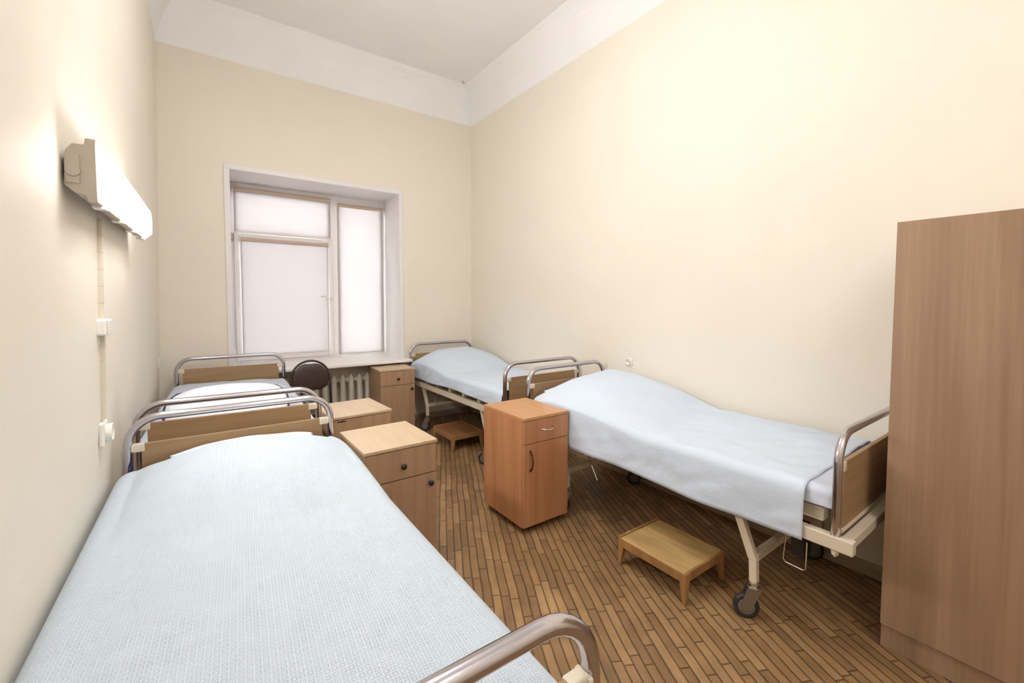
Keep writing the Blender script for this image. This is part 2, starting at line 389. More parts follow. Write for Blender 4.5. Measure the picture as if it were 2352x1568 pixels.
def blind(label, x0, x1, z0, z1, y, mt):
    t = thing('roller_blind', label, 'blind', ((x0+x1)/2, y, z1), 0, 'roller blinds on the window')
    cx = (x0+x1)/2; X0, X1 = x0-cx, x1-cx
    bm = nb(); box(bm, X0+.006, X1-.006, .004, .0055, z0-z1+.012, -.03); obj('blind_fabric', bm, mt, t)
    bm = nb(); tube(bm, [(X0+.004, -.005, -.03), (X1-.004, -.005, -.03)], .021, 14); obj('roller', bm, M['blindroll'], t, smooth=False)
    for a_ in (X0-.002, X1-.006):
        bm = nb(); box(bm, a_, a_+.008, -.024, .010, -.054, .002); obj('bracket', bm, M['white_plastic'], t)
    bm = nb(); box(bm, X0+.006, X1-.006, -.003, .010, z0-z1, z0-z1+.014); obj('bottom_rail', bm, M['white_plastic'], t, ang=.003)
    bm = nb(); xx = X1-.006
    tube(bm, [(xx, -.016, -.03), (xx, -.018, -.5 if z1-z0 > .8 else -.3)], .0014, 6); obj('pull_cord', bm, M['white_plastic'], t)
M['blindroll'] = mat('rolled_blind_fabric', L3(206, 184, 168), rough=.8)
blind('wide short roller blind over the upper left window pane', -2.572, -1.606, 2.160, 2.640, FY-.012, M['blind'])
blind('tall narrow roller blind over the right window pane', -1.545, -.985, .790, 2.605, FY-.012, M['blind'])
blind('large roller blind on the opening sash, under the short one', -2.522, -1.645, .835, 2.118, FY-.036, M['blind2'])

# ------------------------------------------------------------------ radiator in the niche
rad = thing('radiator', 'cream cast iron ribbed radiator under the window sill', 'radiator', (-1.75, .07, 0))
x = -2.44; k = 0
while x < -1.1:
    bm = nb(); X = x+1.75
    prof = []
    for (zz, hw) in ((.115, .014), (.13, .027), (.155, .030), (.20, .0285), (.54, .0285), (.575, .029), (.60, .022), (.622, .010), (.628, .004)):
        prof.append((zz, hw))
    rings = []
    for zz, hw in prof:
        dd = .048 if .12 < zz < .61 else .03
        ring = []
        for j in range(12):
            a = 2*PI*j/12; ca, sa = math.cos(a), math.sin(a)
            ring.append(bm.verts.new((X+hw*math.copysign(abs(ca)**.6, ca), dd*math.copysign(abs(sa)**.6, sa), zz)))
        rings.append(ring)
    for i in range(len(rings)-1):
        for j in range(12): bm.faces.new((rings[i][j], rings[i][(j+1) % 12], rings[i+1][(j+1) % 12], rings[i+1][j]))
    bm.faces.new(rings[0][::-1]); bm.faces.new(rings[-1])
    for zz in (.165, .565):
        tube(bm, [(X-.046, 0, zz), (X+.046, 0, zz)], .026, 12)
    obj('radiator_section', bm, M['radiator'], rad, smooth=True)
    x += .092; k += 1
for zz in (.165, .565):
    bm = nb(); tube(bm, [(-.69-.05, 0, zz), (-.69-.11, 0, zz)], .015, 10); obj('feed_pipe', bm, M['radiator'], rad, smooth=True)

# ------------------------------------------------------------------ hospital beds
BW, BL, HR = .824, 1.949, .936
TR = .0165
def u_frame(y, zb):
    r = .115; n = 8
    pts = [(0, y, zb), (0, y, .6), (0, y, HR-r)] + arc(r, HR-r, r, PI, PI/2, n, y)[1:] + [(BW*.35, y, HR), (BW*.65, y, HR)] + \
          arc(BW-r, HR-r, r, PI/2, 0, n, y) + [(BW, y, .6), (BW, y, zb)]
    return pts
def make_bed(label, x, y, rz, pt=.822):
    t = thing('hospital_bed', label, 'bed', (x, y, 0), rz, 'steel framed ward beds')
    for end, yy in (('headboard', 0.0), ('footboard', -BL)):
        bm = nb(); tube(bm, u_frame(yy, .50), TR, 14); rail = obj(end+'_tube', bm, M['chrome'], t, smooth=True)
        sg = 1 if yy == 0 else -1
        bm = nb(); box(bm, .044, BW-.044, yy-.009, yy+.009, .556, pt)
        obj(end+'_panel', bm, M['panel'], t, ang=.002)
        bm = nb(); box(bm, .03, BW-.03, yy-.012, yy+.012, .541, .556); obj('panel_channel', bm, M['cream'], t)
        for xx, s in ((0, 1), (BW, -1)):
            for zz in (pt-.036,):
                bm = nb()
                a, b2 = sorted((xx+s*.014, xx+s*.056)); box(bm, a, b2, yy-.013, yy+.013, zz+.002, zz+.038)
                a, b2 = sorted((xx+s*.010, xx+s*.022)); box(bm, a, b2, yy-.019, yy+.019, zz+.006, zz+.034)
                obj('panel_clamp', bm, M['ivory_plastic'], t, ang=.004)
            bm = nb(); tube(bm, [(xx, yy, .49), (xx, yy, .462)], [.016, .012], 10); tube(bm, [(xx, yy, .462), (xx, yy, .452)], [.009, .004], 10)
            box(bm, xx-.014, xx+.014, yy-.006, yy+.006, .465, .49)
            obj('socket_end', bm, M['cream'], t)
        bm = nb(); y0 = yy+sg*.012; box(bm, .0, BW, min(y0, y0+sg*.036), max(y0, y0+sg*.036), .489, .530)
        obj('end_rail', bm, M['cream'], t, ang=.003)
    for xx in (0, BW):
        bm = nb(); box(bm, xx-.019, xx+.019, -BL-.062, .055, .484, .538); obj('side_rail', bm, M['cream'], t, ang=.004)
    bm = nb(); box(bm, .030, BW-.030, -BL+.05, -.05, .563, .628)
    box(bm, .022, .03, -BL+.05, -.05, .566, .574); box(bm, .022, .03, -BL+.05, -.05, .612, .62)
    box(bm, BW-.03, BW-.022, -BL+.05, -.05, .566, .574); box(bm, BW-.03, BW-.022, -BL+.05, -.05, .612, .62)
    for k in range(7): box(bm, .02, BW-.02, -BL+.15+k*.28, -BL+.19+k*.28, .535, .565)
    obj('mattress_platform', bm, M['cream'], t, ang=.003)
    for yy in (-.32, -1.56):
        for xx in (.0, BW):
            bm = nb()
            s = 1 if xx == 0 else -1
            Y0, Y1 = yy, yy-.075
            def bar(bm, p, q, a, b3):
                p, q = Vector(p), Vector(q)
                vs = []
                for P in (p, q):
                    for dx, dy in ((-a, -b3), (a, -b3), (a, b3), (-a, b3)): vs.append(bm.verts.new(P+Vector((dx, dy, 0))))
                bm.faces.new(vs[0:4][::-1]); bm.faces.new(vs[4:8])
                for i in range(4): bm.faces.new((vs[i], vs[(i+1) % 4], vs[4+(i+1) % 4], vs[4+i]))
            bar(bm, (xx+s*.02, Y0, .490), (xx+s*.03, Y1, .275), .016, .019)
            bar(bm, (xx+s*.03, Y1, .280), (xx+s*.03, Y1-.004, .175), .015, .017)
            leg = obj('leg', bm, M['cream'], t, ang=.003)
            cy, cx = Y1-.004, xx+s*.03
            bm = nb(); lathe(bm, [(.012, .176), (.022, .174), (.022, .166), (.016, .164), (.016, .158), (.024, .156), (.024, .148), (.012, .146)], (cx, cy, 0), n=16)
            obj('caster_collar', bm, M['bright_chrome'], leg, smooth=False)
            bm = nb(); ang = -.62 if (yy < -1) else -1.0
            # fork of two cheeks, trailing the swivel
            ox, oy = .028*math.sin(ang), .028*math.cos(ang)
            d = Vector((math.sin(ang), math.cos(ang), 0)); nrm = Vector((math.cos(ang), -math.sin(ang), 0))
            for sd in (-1, 1):
                prf = [(-.030, .150), (.030, .150), (.052, .072), (.048, .045), (.030, .040), (.012, .050)]
                A = [bm.verts.new(Vector((cx, cy, 0))+d*u+nrm*(sd*.018)+Vector((0, 0, v))) for u, v in prf]
                D2 = [bm.verts.new(Vector((cx, cy, 0))+d*u+nrm*(sd*.022)+Vector((0, 0, v))) for u, v in prf]
                for i in range(6): bm.faces.new((A[i], A[(i+1) % 6], D2[(i+1) % 6], D2[i]))
                bm.faces.new(A[::-1]); bm.faces.new(D2)
            tube(bm, [Vector((cx, cy, .055))+d*.030-nrm*.024, Vector((cx, cy, .055))+d*.030+nrm*.024], .006, 8)
            lathe(bm, [(.030, .146), (.030, .151)], (cx, cy, 0), n=14)
            obj('caster_fork', bm, M['steel'], leg)
            bm = nb(); wc = Vector((cx, cy, .055))+d*.030; rings = []
            for (rr, hh) in ((.018, -.012), (.036, -.011), (.040, -.014), (.052, -.012), (.055, -.006), (.055, .006), (.052, .012), (.040, .014), (.036, .011), (.018, .012)):
                rings.append([bm.verts.new(wc+nrm*hh+d*(rr*math.cos(2*PI*k/22))+Vector((0, 0, rr*math.sin(2*PI*k/22)))) for k in range(22)])
            for i in range(len(rings)-1):
                for k in range(22): bm.faces.new((rings[i][k], rings[i][(k+1) % 22], rings[i+1][(k+1) % 22], rings[i+1][k]))
            bm.faces.new(rings[0][::-1]); bm.faces.new(rings[-1])
            obj('caster_wheel', bm, M['rubber'], leg, smooth=True)
            bm = nb(); rings = []
            for (rr, hh) in ((.014, -.0165), (.034, -.0150), (.036, -.012), (.036, .012), (.034, .0150), (.014, .0165)):
                rings.append([bm.verts.new(wc+nrm*hh+d*(rr*math.cos(2*PI*k/20))+Vector((0, 0, rr*math.sin(2*PI*k/20)))) for k in range(20)])
            for i in range(len(rings)-1):
                for k in range(20): bm.faces.new((rings[i][k], rings[i][(k+1) % 20], rings[i+1][(k+1) % 20], rings[i+1][k]))
            bm.faces.new(rings[0][::-1]); bm.faces.new(rings[-1])
            obj('wheel_hub', bm, M['hub'], leg, smooth=False)
        bm = nb(); box(bm, .04, BW-.04, yy-.091, yy-.059, .268, .304); obj('cross_brace', bm, M['cream'], t, ang=.003)
    bm = nb(); box(bm, .03, .06, -.60, -.54, .44, .486); tube(bm, [(.045, -.585, .455), (.03, -.60, .44), (-.03, -.735, .345)], .0045, 8)
    obj('height_lever', bm, M['bright_chrome'], t)
    bm = nb(); box(bm, .02, .07, -.62, -.53, .462, .486); obj('lever_bracket', bm, M['cream'], t)
    bm = nb(); Mx = Matrix.Translation((.12, -BL+.16, .485)) @ Matrix.Rotation(-.12, 4, 'Y')
    box(bm, -.05, .03, -.025, .025, -.14, 0, Mx); obj('brake_pedal', bm, M['black'], t, ang=.003)
    bm = nb(); tube(bm, [(.07, -BL+.12, .43), (.05, -BL+.115, .325), (.055, -BL+.125, .312), (.06, -BL+.195, .312), (.06, -BL+.205, .325), (.07, -BL+.20, .43)], .003, 8)
    obj('pedal_wire', bm, M['bright_chrome'], t)
    return t

make_bed('made up bed in the far corner by the right wall, beside the window', -.875, -.085, .005)
make_bed('made up bed along the right wall, its foot next to the wardrobe', -.872, -2.352, .008)
make_bed('bed under the window with a grey blue sheet and two uncovered pillows', -3.052, -.205, -.040, pt=.845)
make_bed('large foreground bed on the left under the jacquard bedspread', -3.127, -2.448, -.008)

# mattresses
def mattress(label, x, y, rz, mt, z1=.70, x0=.02, x1=BW-.02):
    bm = nb(); box(bm, x0, x1, -BL+.035, -.035, .629, z1)
    bmesh.ops.subdivide_edges(bm, edges=bm.edges, cuts=3, use_grid_fill=True)
    o = obj('mattress', bm, mt, None, smooth=True); o.location = (x, y, 0); o.rotation_euler = (0, 0, rz)
    e = o.modifiers.new('soft', 'BEVEL'); e.width = .022; e.segments = 3; e.limit_method = 'ANGLE'; e.angle_limit = 1.0
    return tag(o, label, 'mattress', 'thin ward mattresses')
mattress('blue mattress under the bedspread in the far right corner', -.875, -.085, .005, M['mattress'])
mattress('blue mattress under the bedspread of the bed beside the wardrobe', -.872, -2.352, .010, M['mattress'])
mattress('thin blue mattress under the grey blue sheet by the window', -3.052, -.205, -.040, M['mattress'])
mattress('blue mattress peeking out under the large foreground bedspread', -3.127, -2.448, -.008, M['mattress'], z1=.712, x0=-.012)

# cloth draped over a mattress: across = hem | rounded edge | top | rounded edge | hem
def drape(name, label, cat, x, y, rz, mt, xl, xr, y0, y1, ztop, hemL, hemR, rad=.055, outL=.02, outR=.0, ny=110, nx=64, thick=.004, wr=.004, fold=.006, group=None, trim=None):
    bm = nb(); P = []
    for j in range(ny+1):
        yy = y0+(y1-y0)*j/ny; row = []
        zl = ztop(xl+rad, yy)-rad; zr = ztop(xr-rad, yy)-rad
        hl, hr = hemL(yy), hemR(yy)
        nd = 12
        for i in range(nd):
            t = i/nd; zz = hl+(zl-hl)*t; q = 1-t
            wv = fold*(1.2*math.sin(yy*9+1.3)+.9*math.sin(yy*17+.4*math.sin(yy*5)))*q + .012*q*noise.noise(Vector((yy*4, zz*5, x)))+.007*math.sin(PI*min(1, t*1.1))*noise.noise(Vector((yy*11+zz*7, zz*12, x+3)))
            row.append((min(xl-outL*q**.7-wv, -.0225) if zz < .60 else xl-outL*q**.7-wv, yy, zz))
        for i in range(7):
            a = i/7*PI/2; xx = xl+rad*(1-math.cos(a)); row.append((xx, yy, ztop(xx, yy)*0+zl+rad*math.sin(a)*1.0 + (ztop(xx, yy)-ztop(xl+rad, yy))*math.sin(a)))
        for i in range(nx+1):
            xx = xl+rad+(xr-xl-2*rad)*i/nx
            w1 = .0050*noise.noise(Vector((xx*4, yy*4, 1.7+x)))+wr*noise.noise(Vector((xx*9+yy*6, yy*7-xx*5, 2.2+x)))+.0016*noise.noise(Vector((xx*14, yy*9, 4.1)))
            row.append((xx, yy, ztop(xx, yy)+w1))
        for i in range(1, 8):
            a = PI/2-i/7*PI/2; xx = xr-rad*(1-math.cos(a)); row.append((xx, yy, zr+rad*math.sin(a)))
        for i in range(1, 9):
            t = 1-i/8; zz = hr+(zr-hr)*t; q = 1-t
            row.append((xr+outR*q**.7+fold*.8*math.sin(yy*11+2)*q, yy, zz))
        P.append(row)
    grid(bm, P)
    o = obj(name, bm, mt, None, smooth=True); o.location = (x, y, 0); o.rotation_euler = (0, 0, rz)
    s = o.modifiers.new('thickness', 'SOLIDIFY'); s.thickness = thick; s.offset = 1
    tag(o, label, cat, group)
    return o
def sstep(a, b, x):
    t = max(0, min(1, (x-a)/(b-a))); return t*t*(3-2*t)
def bump(xx, yy, cx, hx, cy, hy_head, hy_foot, h, p=2.4):
    u = abs(xx-cx)/hx; v = (yy-cy); v = v/hy_head if v > 0 else -v/hy_foot
    if u >= 1 or v >= 1: return 0
    return h*(1-u**p)**.8*(1-v**2.0)**1.25

def pillow(label, x, y, rz, cx, cy, z, lx, ly, h, rnd=0, rx=0, tilt=0, piping=False, rzp=0, sag=0):
    t = thing('pillow', label, 'pillow', (x, y, 0), rz, 'pillows on the beds')
    Mx = Matrix.Translation((cx, cy, z)) @ Matrix.Rotation(rzp, 4, 'Z') @ Matrix.Rotation(rx, 4, 'X') @ Matrix.Rotation(tilt, 4, 'Y')
    bm = nb(); n = 22; top = []; bot = []
    def pt(u, v, s):
        e = max(0, (1-abs(u)**2.6))**.62*max(0, (1-abs(v)**2.6))**.62
        sx = 1-.07*(1-abs(v)**2)*abs(u)**3; sy = 1-.07*(1-abs(u)**2)*abs(v)**3   # pinched sides, pointed corners
        sx *= math.sqrt(1-rnd*v*v); sy *= math.sqrt(1-rnd*u*u)
        zz = s*h/2*e + (.006*noise.noise(Vector((u*2.2, v*2.2, s+cx*3))) if e > .05 else 0)
        return Mx @ Vector((u*lx/2*sx, v*ly/2*sy, zz))
    G = {}
    for s in (1, -1):
        for i in range(n+1):
            for j in range(n+1):
                u, v = -1+2*i/n, -1+2*j/n
                u = math.sin(u*PI/2)*.6+u*.4; v = math.sin(v*PI/2)*.6+v*.4
                if s == -1 and (i in (0, n) or j in (0, n)): G[(s, i, j)] = G[(1, i, j)]
                else: G[(s, i, j)] = bm.verts.new(pt(u, v, s))
        for i in range(n):
            for j in range(n): bm.faces.new((G[(s, i, j)], G[(s, i+1, j)], G[(s, i+1, j+1)], G[(s, i, j+1)]))
    obj('pillow_case', bm, M['pillow'], t, smooth=True)
    if piping:
        pts = []
        N = 22
        def sm(q): return math.sin(q*PI/2)*.6+q*.4
        for i in range(N): pts.append(pt(sm(-1+2*i/N), -1, 1))
        for i in range(N): pts.append(pt(1, sm(-1+2*i/N), 1))
        for i in range(N): pts.append(pt(sm(1-2*i/N), 1, 1))
        for i in range(N): pts.append(pt(-1, sm(1-2*i/N), 1))
        bm = nb(); tube(bm, pts, .0075, 8, closed=True); obj('piping', bm, M['piping'], t, smooth=True)
    return t

# far right bed
BX = -.875
zt1 = lambda xx, yy: .715 + bump(xx, yy, .44, .50, -.33, .34, .62, .185)
drape('bedspread', 'smooth pale blue bedspread over a pillow in the far corner', 'bedspread', BX, -.085, .005, M['sheet'], -.020, .835, -1.938, -.055,
      zt1, lambda y: .582+.010*math.sin(y*4), lambda y: .60, outL=.010, wr=.007, group='pale blue bedspreads')
pillow('white pillow hidden under the far corner bedspread', BX, -.085, .005, .45, -.33, .775, .66, .50, .15)
# right wall bed next to the wardrobe
zt2 = lambda xx, yy: .712 + bump(xx, yy, .46, .52, -.30, .30, .75, .185) + .02*sstep(.3, .7, xx)
def hem2(y):
    if y > -.5: return .60-.12*sstep(.0, .5, -y)
    return .478-.008*math.sin((y+.5)*5)+.012*sstep(-1.3, -1.75, y)*0
drape('bedspread', 'pale blue bedspread hanging low on the bed by the wardrobe', 'bedspread', -.872, -2.352, .008, M['sheet'], -.022, .834, -1.845, -.085,
      zt2, hem2, lambda y: .62, outL=.008, rad=.05, wr=.009, fold=.005, group='pale blue bedspreads')
drape('bed_sheet', 'pale sheet showing at the foot of the bed by the wardrobe', 'sheet', -.872, -2.352, .008, M['sheet_grey'], .004, .815, -1.938, -1.70,
      lambda x, y: .7065, lambda y: .636, lambda y: .64, outL=.002, rad=.03, fold=.001, ny=14, nx=30)
pillow('white pillow poking out under the bedspread nearest the wardrobe', -.872, -2.352, .008, .44, -.29, .772, .70, .46, .15)
# window bed
zt3 = lambda xx, yy: .712+.008*math.sin(xx*6)*sstep(-1, -.2, yy)
drape('bed_sheet', 'grey blue sheet spread over the mattress under the window', 'sheet', -3.052, -.205, -.040, M['sheet_grey'], -.03, .84, -1.915, -.05,
      zt3, lambda y: .60, lambda y: .56, outR=.012, rad=.05, fold=.003)
pillow('rear white pillow on the grey blue sheet, its edge piped in navy', -3.052, -.205, -.040, .42, -1.26, .790, .62, .48, .16, rnd=.40, rx=.05, piping=True)
pillow('front white pillow with navy piping, behind the brown footboard', -3.052, -.205, -.040, .385, -1.655, .828, .66, .47, .15, rnd=.38, rx=.33, piping=True)
# foreground bed
def zt4(xx, yy): return .735 + bump(xx, yy, .44, .40, -.30, .30, .60, .105) - .012*sstep(.2, .8, abs(xx-.4)/.45)
drape('bedspread', 'white blue jacquard bedspread covering the large foreground bed', 'bedspread', -3.127, -2.448, -.008, M['jacquard'], -.036, .852, -1.925, -.075,
      zt4, lambda y: .60, lambda y: .46, outL=.0, outR=.015, rad=.06, fold=.002, ny=120, nx=90, group='pale blue bedspreads')
pillow('cream white pillow corner showing at the head of the foreground bed', -3.127, -2.448, -.008, .435, -.225, .760, .59, .38, .125)

# ------------------------------------------------------------------ bedside cabinets
def knob(bm, x, y, z): lathe(bm, [(.006, 0), (.006, -.012), (.013, -.016), (.015, -.022), (.012, -.028), (.005, -.030)], (x, y, z), 'y', 16)
def cabinet(label, x, y, rz, chips=False):
    w2, d2, h2 = .387, .424, .718
    t = thing('bedside_cabinet', label, 'bedside cabinet', (x, y, 0), rz, 'pale beech bedside cabinets')
    bm = nb(); box(bm, .006, .022, .012, d2-.006, .05, h2-.016); box(bm, w2-.022, w2-.006, .012, d2-.006, .05, h2-.016)
    box(bm, .022, w2-.022, d2-.014, d2-.006, .05, h2-.016); box(bm, .022, w2-.022, .03, d2-.014, .06, .076); box(bm, .022, w2-.022, .03, d2-.014, .53, .546)
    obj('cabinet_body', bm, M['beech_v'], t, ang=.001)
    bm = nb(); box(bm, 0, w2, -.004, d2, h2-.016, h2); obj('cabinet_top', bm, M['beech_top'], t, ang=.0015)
    bm = nb(); box(bm, .007, w2-.007, -.001, .012, .549, h2-.020); dr = obj('drawer', bm, M['beech_v'], t, ang=.001)
    bm = nb(); knob(bm, w2*.5, -.001, .617); obj('knob', bm, M['black'], dr, smooth=True)
    bm = nb(); box(bm, .007, w2-.007, -.001, .012, .055, .544); do = obj('door', bm, M['beech_v'], t, ang=.001)
    bm = nb(); knob(bm, w2-.045, -.001, .497); obj('knob', bm, M['black'], do, smooth=True)
    for px in (.04, w2-.04):
        for py in (.05, d2-.05):
            bm = nb(); lathe(bm, [(.014, .05), (.014, .035), (.020, .030), (.020, .004), (.014, 0)], (px, py, 0), n=14); obj('foot', bm, M['black'], t)
    if chips:
        bm = nb(); box(bm, .03, .085, -.0016, -.001, h2-.035, h2-.028); box(bm, .05, .07, -.0016, -.001, h2-.028, h2-.025)
        obj('chipped_edge', bm, M['darkbrown'], t)
    return t
cabinet('beech bedside cabinet beneath the sill, beside the far corner bed', -1.368, -.465, -.031)
cabinet('beech cabinet between the radiator and the cabinet with two knobs showing', -2.213, -2.101, .05, chips=True)
cabinet('beech bedside cabinet right beside the foreground bedspread', -2.240, -2.842, .02)

# reddish cabinet on the right
rw, rd, rh = .368, .444, .731
t = thing('bedside_cabinet', 'reddish alder bedside cabinet with curved handles, beside the wardrobe bed', 'bedside cabinet', (-1.276, -2.817, 0), 0)
bm = nb(); box(bm, 0, .017, .0, rd, .042, rh-.018); box(bm, rw-.017, rw, .0, rd, .042, rh-.018)
box(bm, .017, rw-.017, rd-.012, rd-.003, .042, rh-.018); box(bm, .017, rw-.017, .025, rd-.012, .05, .067); box(bm, .017, rw-.017, .025, rd-.012, .55, .567)
obj('cabinet_body', bm, M['alder'], t, ang=.001)
bm = nb(); box(bm, -.001, rw+.001, -.018, rd, rh-.018, rh); obj('cabinet_top', bm, M['alder_top'] if 'alder_top' in M else wood('alder_laminate_top', L3(205, 155, 105), L3(190, 138, 90), rough=.3, grain=(15, 1.0, 15), amt=.8), t, ang=.0015)
bm = nb(); box(bm, .002, rw-.002, -.017, -.001, .568, rh-.021); dr = obj('drawer', bm, M['alder'], t, ang=.0015)
def bow(p, q, out, n=12):
    p, q = Vector(p), Vector(q); o = Vector((0, -out, 0)); dn = Vector((0, 0, 0))
    return [p+(q-p)*(i/n)+o*math.sin(PI*i/n)**.7 for i in range(n+1)]
bm = nb(); pts = bow((.135, -.017, .647), (.235, -.017, .647), .026)
pts = [p+Vector((0, 0, -.006*math.sin(PI*i/12))) for i, p in enumerate(pts)]
tube(bm, pts, [.006]+[.0042]*11+[.006], 8); obj('handle', bm, M['bright_chrome'], dr, smooth=True)
bm = nb(); box(bm, .002, rw-.002, -.017, -.001, .045, .564); do = obj('door', bm, M['alder'], t, ang=.0015)
bm = nb(); tube(bm, bow((.052, -.017, .522), (.052, -.017, .398), .028), [.008, .007]+[.0045]*9+[.007, .008], 8); obj('handle', bm, M['darkbrown'], do, smooth=True)
for px in (.05, rw-.05):
    for py in (.06, rd-.06):
        bm = nb(); lathe(bm, [(.019, -.01), (.021, -.006), (.021, .006), (.019, .01)], (px, py, .021), 'x', 16); box(bm, px-.013, px+.013, py-.012, py+.012, .025, .044)
        obj('caster', bm, M['black'], t)

# ------------------------------------------------------------------ wardrobe
wx0, wy1, wh = -.562, -4.378, 1.771
t = thing('wardrobe', 'tall brown wood grain wardrobe by the right wall', 'wardrobe', (wx0, wy1, 0))
WD = 1.15
bm = nb(); box(bm, .018, -wx0-.012, -.018, 0, 0, wh); box(bm, .018, -wx0-.012, -WD, -WD+.018, 0, wh)
box(bm, .018, -wx0-.012, -WD+.018, -.018, wh-.018, wh); box(bm, .03, -wx0-.012, -WD+.018, -.018, .09, .106); box(bm, -wx0-.018, -wx0-.012, -WD+.018, -.018, .0, wh-.018)
obj('carcass', bm, M['wardrobe'], t, ang=.001)
bm = nb(); box(bm, .012, .028, -WD+.001, -.001, 0, .098); obj('plinth', bm, M['wardrobe'], t, ang=.001)
for a, b2, hx in ((-WD/2+.001, 0, -WD/2+.04), (-WD, -WD/2-.001, -WD/2-.04)):
    bm = nb(); box(bm, 0, .017, a, b2, .101, wh); d_ = obj('door', bm, M['wardrobe'], t, ang=.0015)
    bm = nb(); tube(bm, [(0, hx, .95), (-.025, hx, .96), (-.028, hx, 1.0), (-.025, hx, 1.04), (0, hx, 1.05)], .005, 8); obj('handle', bm, M['bright_chrome'], d_, smooth=True)

# ------------------------------------------------------------------ footstools
def stool(label, x, y, w2, d2, h2, m1, m2, lip=True, group='low wooden footstools'):
    t = thing('footstool', label, 'footstool', (x, y, 0), 0, group)
    bm = nb(); box(bm, .004, w2-.004, -d2+.004, -.004, h2-.016, h2-.003); obj('stool_top', bm, m1, t, ang=.003)
    bm = nb()
    box(bm, 0, w2, -.012, 0, h2-.046, h2+.007); box(bm, 0, w2, -d2, -d2+.014, h2-.046, h2-.001)
    box(bm, 0, .012, -d2+.014, -.014, h2-.050, h2-.004); box(bm, w2-.012, w2, -d2+.014, -.014, h2-.046, h2+.001)
    obj('apron', bm, m2, t, ang=.003)
    for xx, s in ((0, 1), (w2, -1)):
        for yy, q in ((0, -1), (-d2, 1)):
            bm = nb(); vs = []
            for zz, a in ((0, .017), (h2-.05, .034), (h2-.004, .034)):
                for dx, dy in ((0, 0), (a, 0), (a, a), (0, a)):
                    vs.append(bm.verts.new((xx+s*(dx-.0012), yy+q*(dy-.0012), zz)))
            for l in (0, 4):
                for i in range(4): bm.faces.new((vs[l+i], vs[l+(i+1) % 4], vs[l+4+(i+1) % 4], vs[l+4+i]))
            bm.faces.new(vs[0:4][::-1]); bm.faces.new(vs[8:12])
            obj('leg', bm, m2, t, ang=.002)
    return t
stool('worn light footstool in front of the wardrobe bed', -1.012, -3.355, .345, .410, .152, M['stool'], M['stool_dark'])
stool('dark footstool beside the far corner bed', -.945, -.85, .345, .415, .155, wood('dark_stool_timber', L3(150, 108, 70), L3(118, 80, 50), rough=.4, grain=(10, 2, 10)), M['stool_dark'])

# ------------------------------------------------------------------ chair by the window
t = thing('chair', 'dark brown padded chair between the window bed and the radiator', 'chair', (-2.032, -.58, 0), -.02)
bm = nb(); hw = .170; zt = .872
pts = [(-hw-.004, .10, .44), (-hw-.004, .115, .60), (-hw, .125, zt-hw)] + [(hw*math.cos(PI-PI*i/16), .125+.02*math.sin(PI*i/16), zt-hw+hw*math.sin(PI*i/16)) for i in range(1, 16)] + [(hw, .125, zt-hw), (hw+.004, .115, .60), (hw+.004, .10, .44)]
tube(bm, pts, .0105, 10); obj('back_tube', bm, M['chairtube'], t, smooth=True)
bm = nb(); n = 18; G = {}
def backpt(u, v, s):
    # u across, v up: domed top with a small dip in the middle
    hwid = .160*(1-.10*max(0, v)**2) if v > -.2 else .160*(1-.08*(v+.2)**2/.64)
    z_hi = .852 - .085*abs(u)**3.0 - .010*math.exp(-(u*3.2)**2); z_lo = .59+.035*abs(u)**4
    zz = z_lo+(z_hi-z_lo)*(v+1)/2
    e = max(0, 1-abs(u)**3.5)**.55*max(0, 1-abs(v)**3.5)**.55
    return Vector((u*hwid, .125-.02*(1-u*u)*0+s*(.004+.022*e), zz))
for s in (1, -1):
    for i in range(n+1):
        for j in range(n+1):
            u = math.sin((-1+2*i/n)*PI/2); v = math.sin((-1+2*j/n)*PI/2)
            G[(s, i, j)] = bm.verts.new(backpt(u, v, s))
    for i in range(n):
        for j in range(n): bm.faces.new((G[(s, i, j)], G[(s, i+1, j)], G[(s, i+1, j+1)], G[(s, i, j+1)]))
for i in range(n):
    for j in (0, n): bm.faces.new((G[(1, i, j)], G[(1, i+1, j)], G[(-1, i+1, j)], G[(-1, i, j)]))
    for k in (0, n): bm.faces.new((G[(1, k, i)], G[(1, k, i+1)], G[(-1, k, i+1)], G[(-1, k, i)]))
obj('backrest', bm, M['leather'], t, smooth=True)
bm = nb(); rings = []
for zz, sc in ((.425, .90), (.432, .98), (.450, 1.0), (.468, .96), (.478, .80), (.481, .4)):
    ring = []
    for k in range(32):
        a = 2*PI*k/32; ca, sa = math.cos(a), math.sin(a)
        ring.append(bm.verts.new((.178*sc*math.copysign(abs(ca)**.65, ca), -.095+.195*sc*math.copysign(abs(sa)**.65, sa), zz)))
    rings.append(ring)
for i in range(5):
    for k in range(32): bm.faces.new((rings[i][k], rings[i][(k+1) % 32], rings[i+1][(k+1) % 32], rings[i+1][k]))
bm.faces.new(rings[0][::-1]); bm.faces.new(rings[-1])
obj('seat', bm, M['leather'], t, smooth=True)
for xx, yy in ((-.145, .085), (.145, .085), (-.145, -.25), (.145, -.25)):
    bm = nb(); tube(bm, [(xx, yy, .43), (xx*1.08, yy+(.05 if yy > 0 else -.03), 0.0)], .0105, 10); obj('leg', bm, M['chairtube'], t, smooth=True)

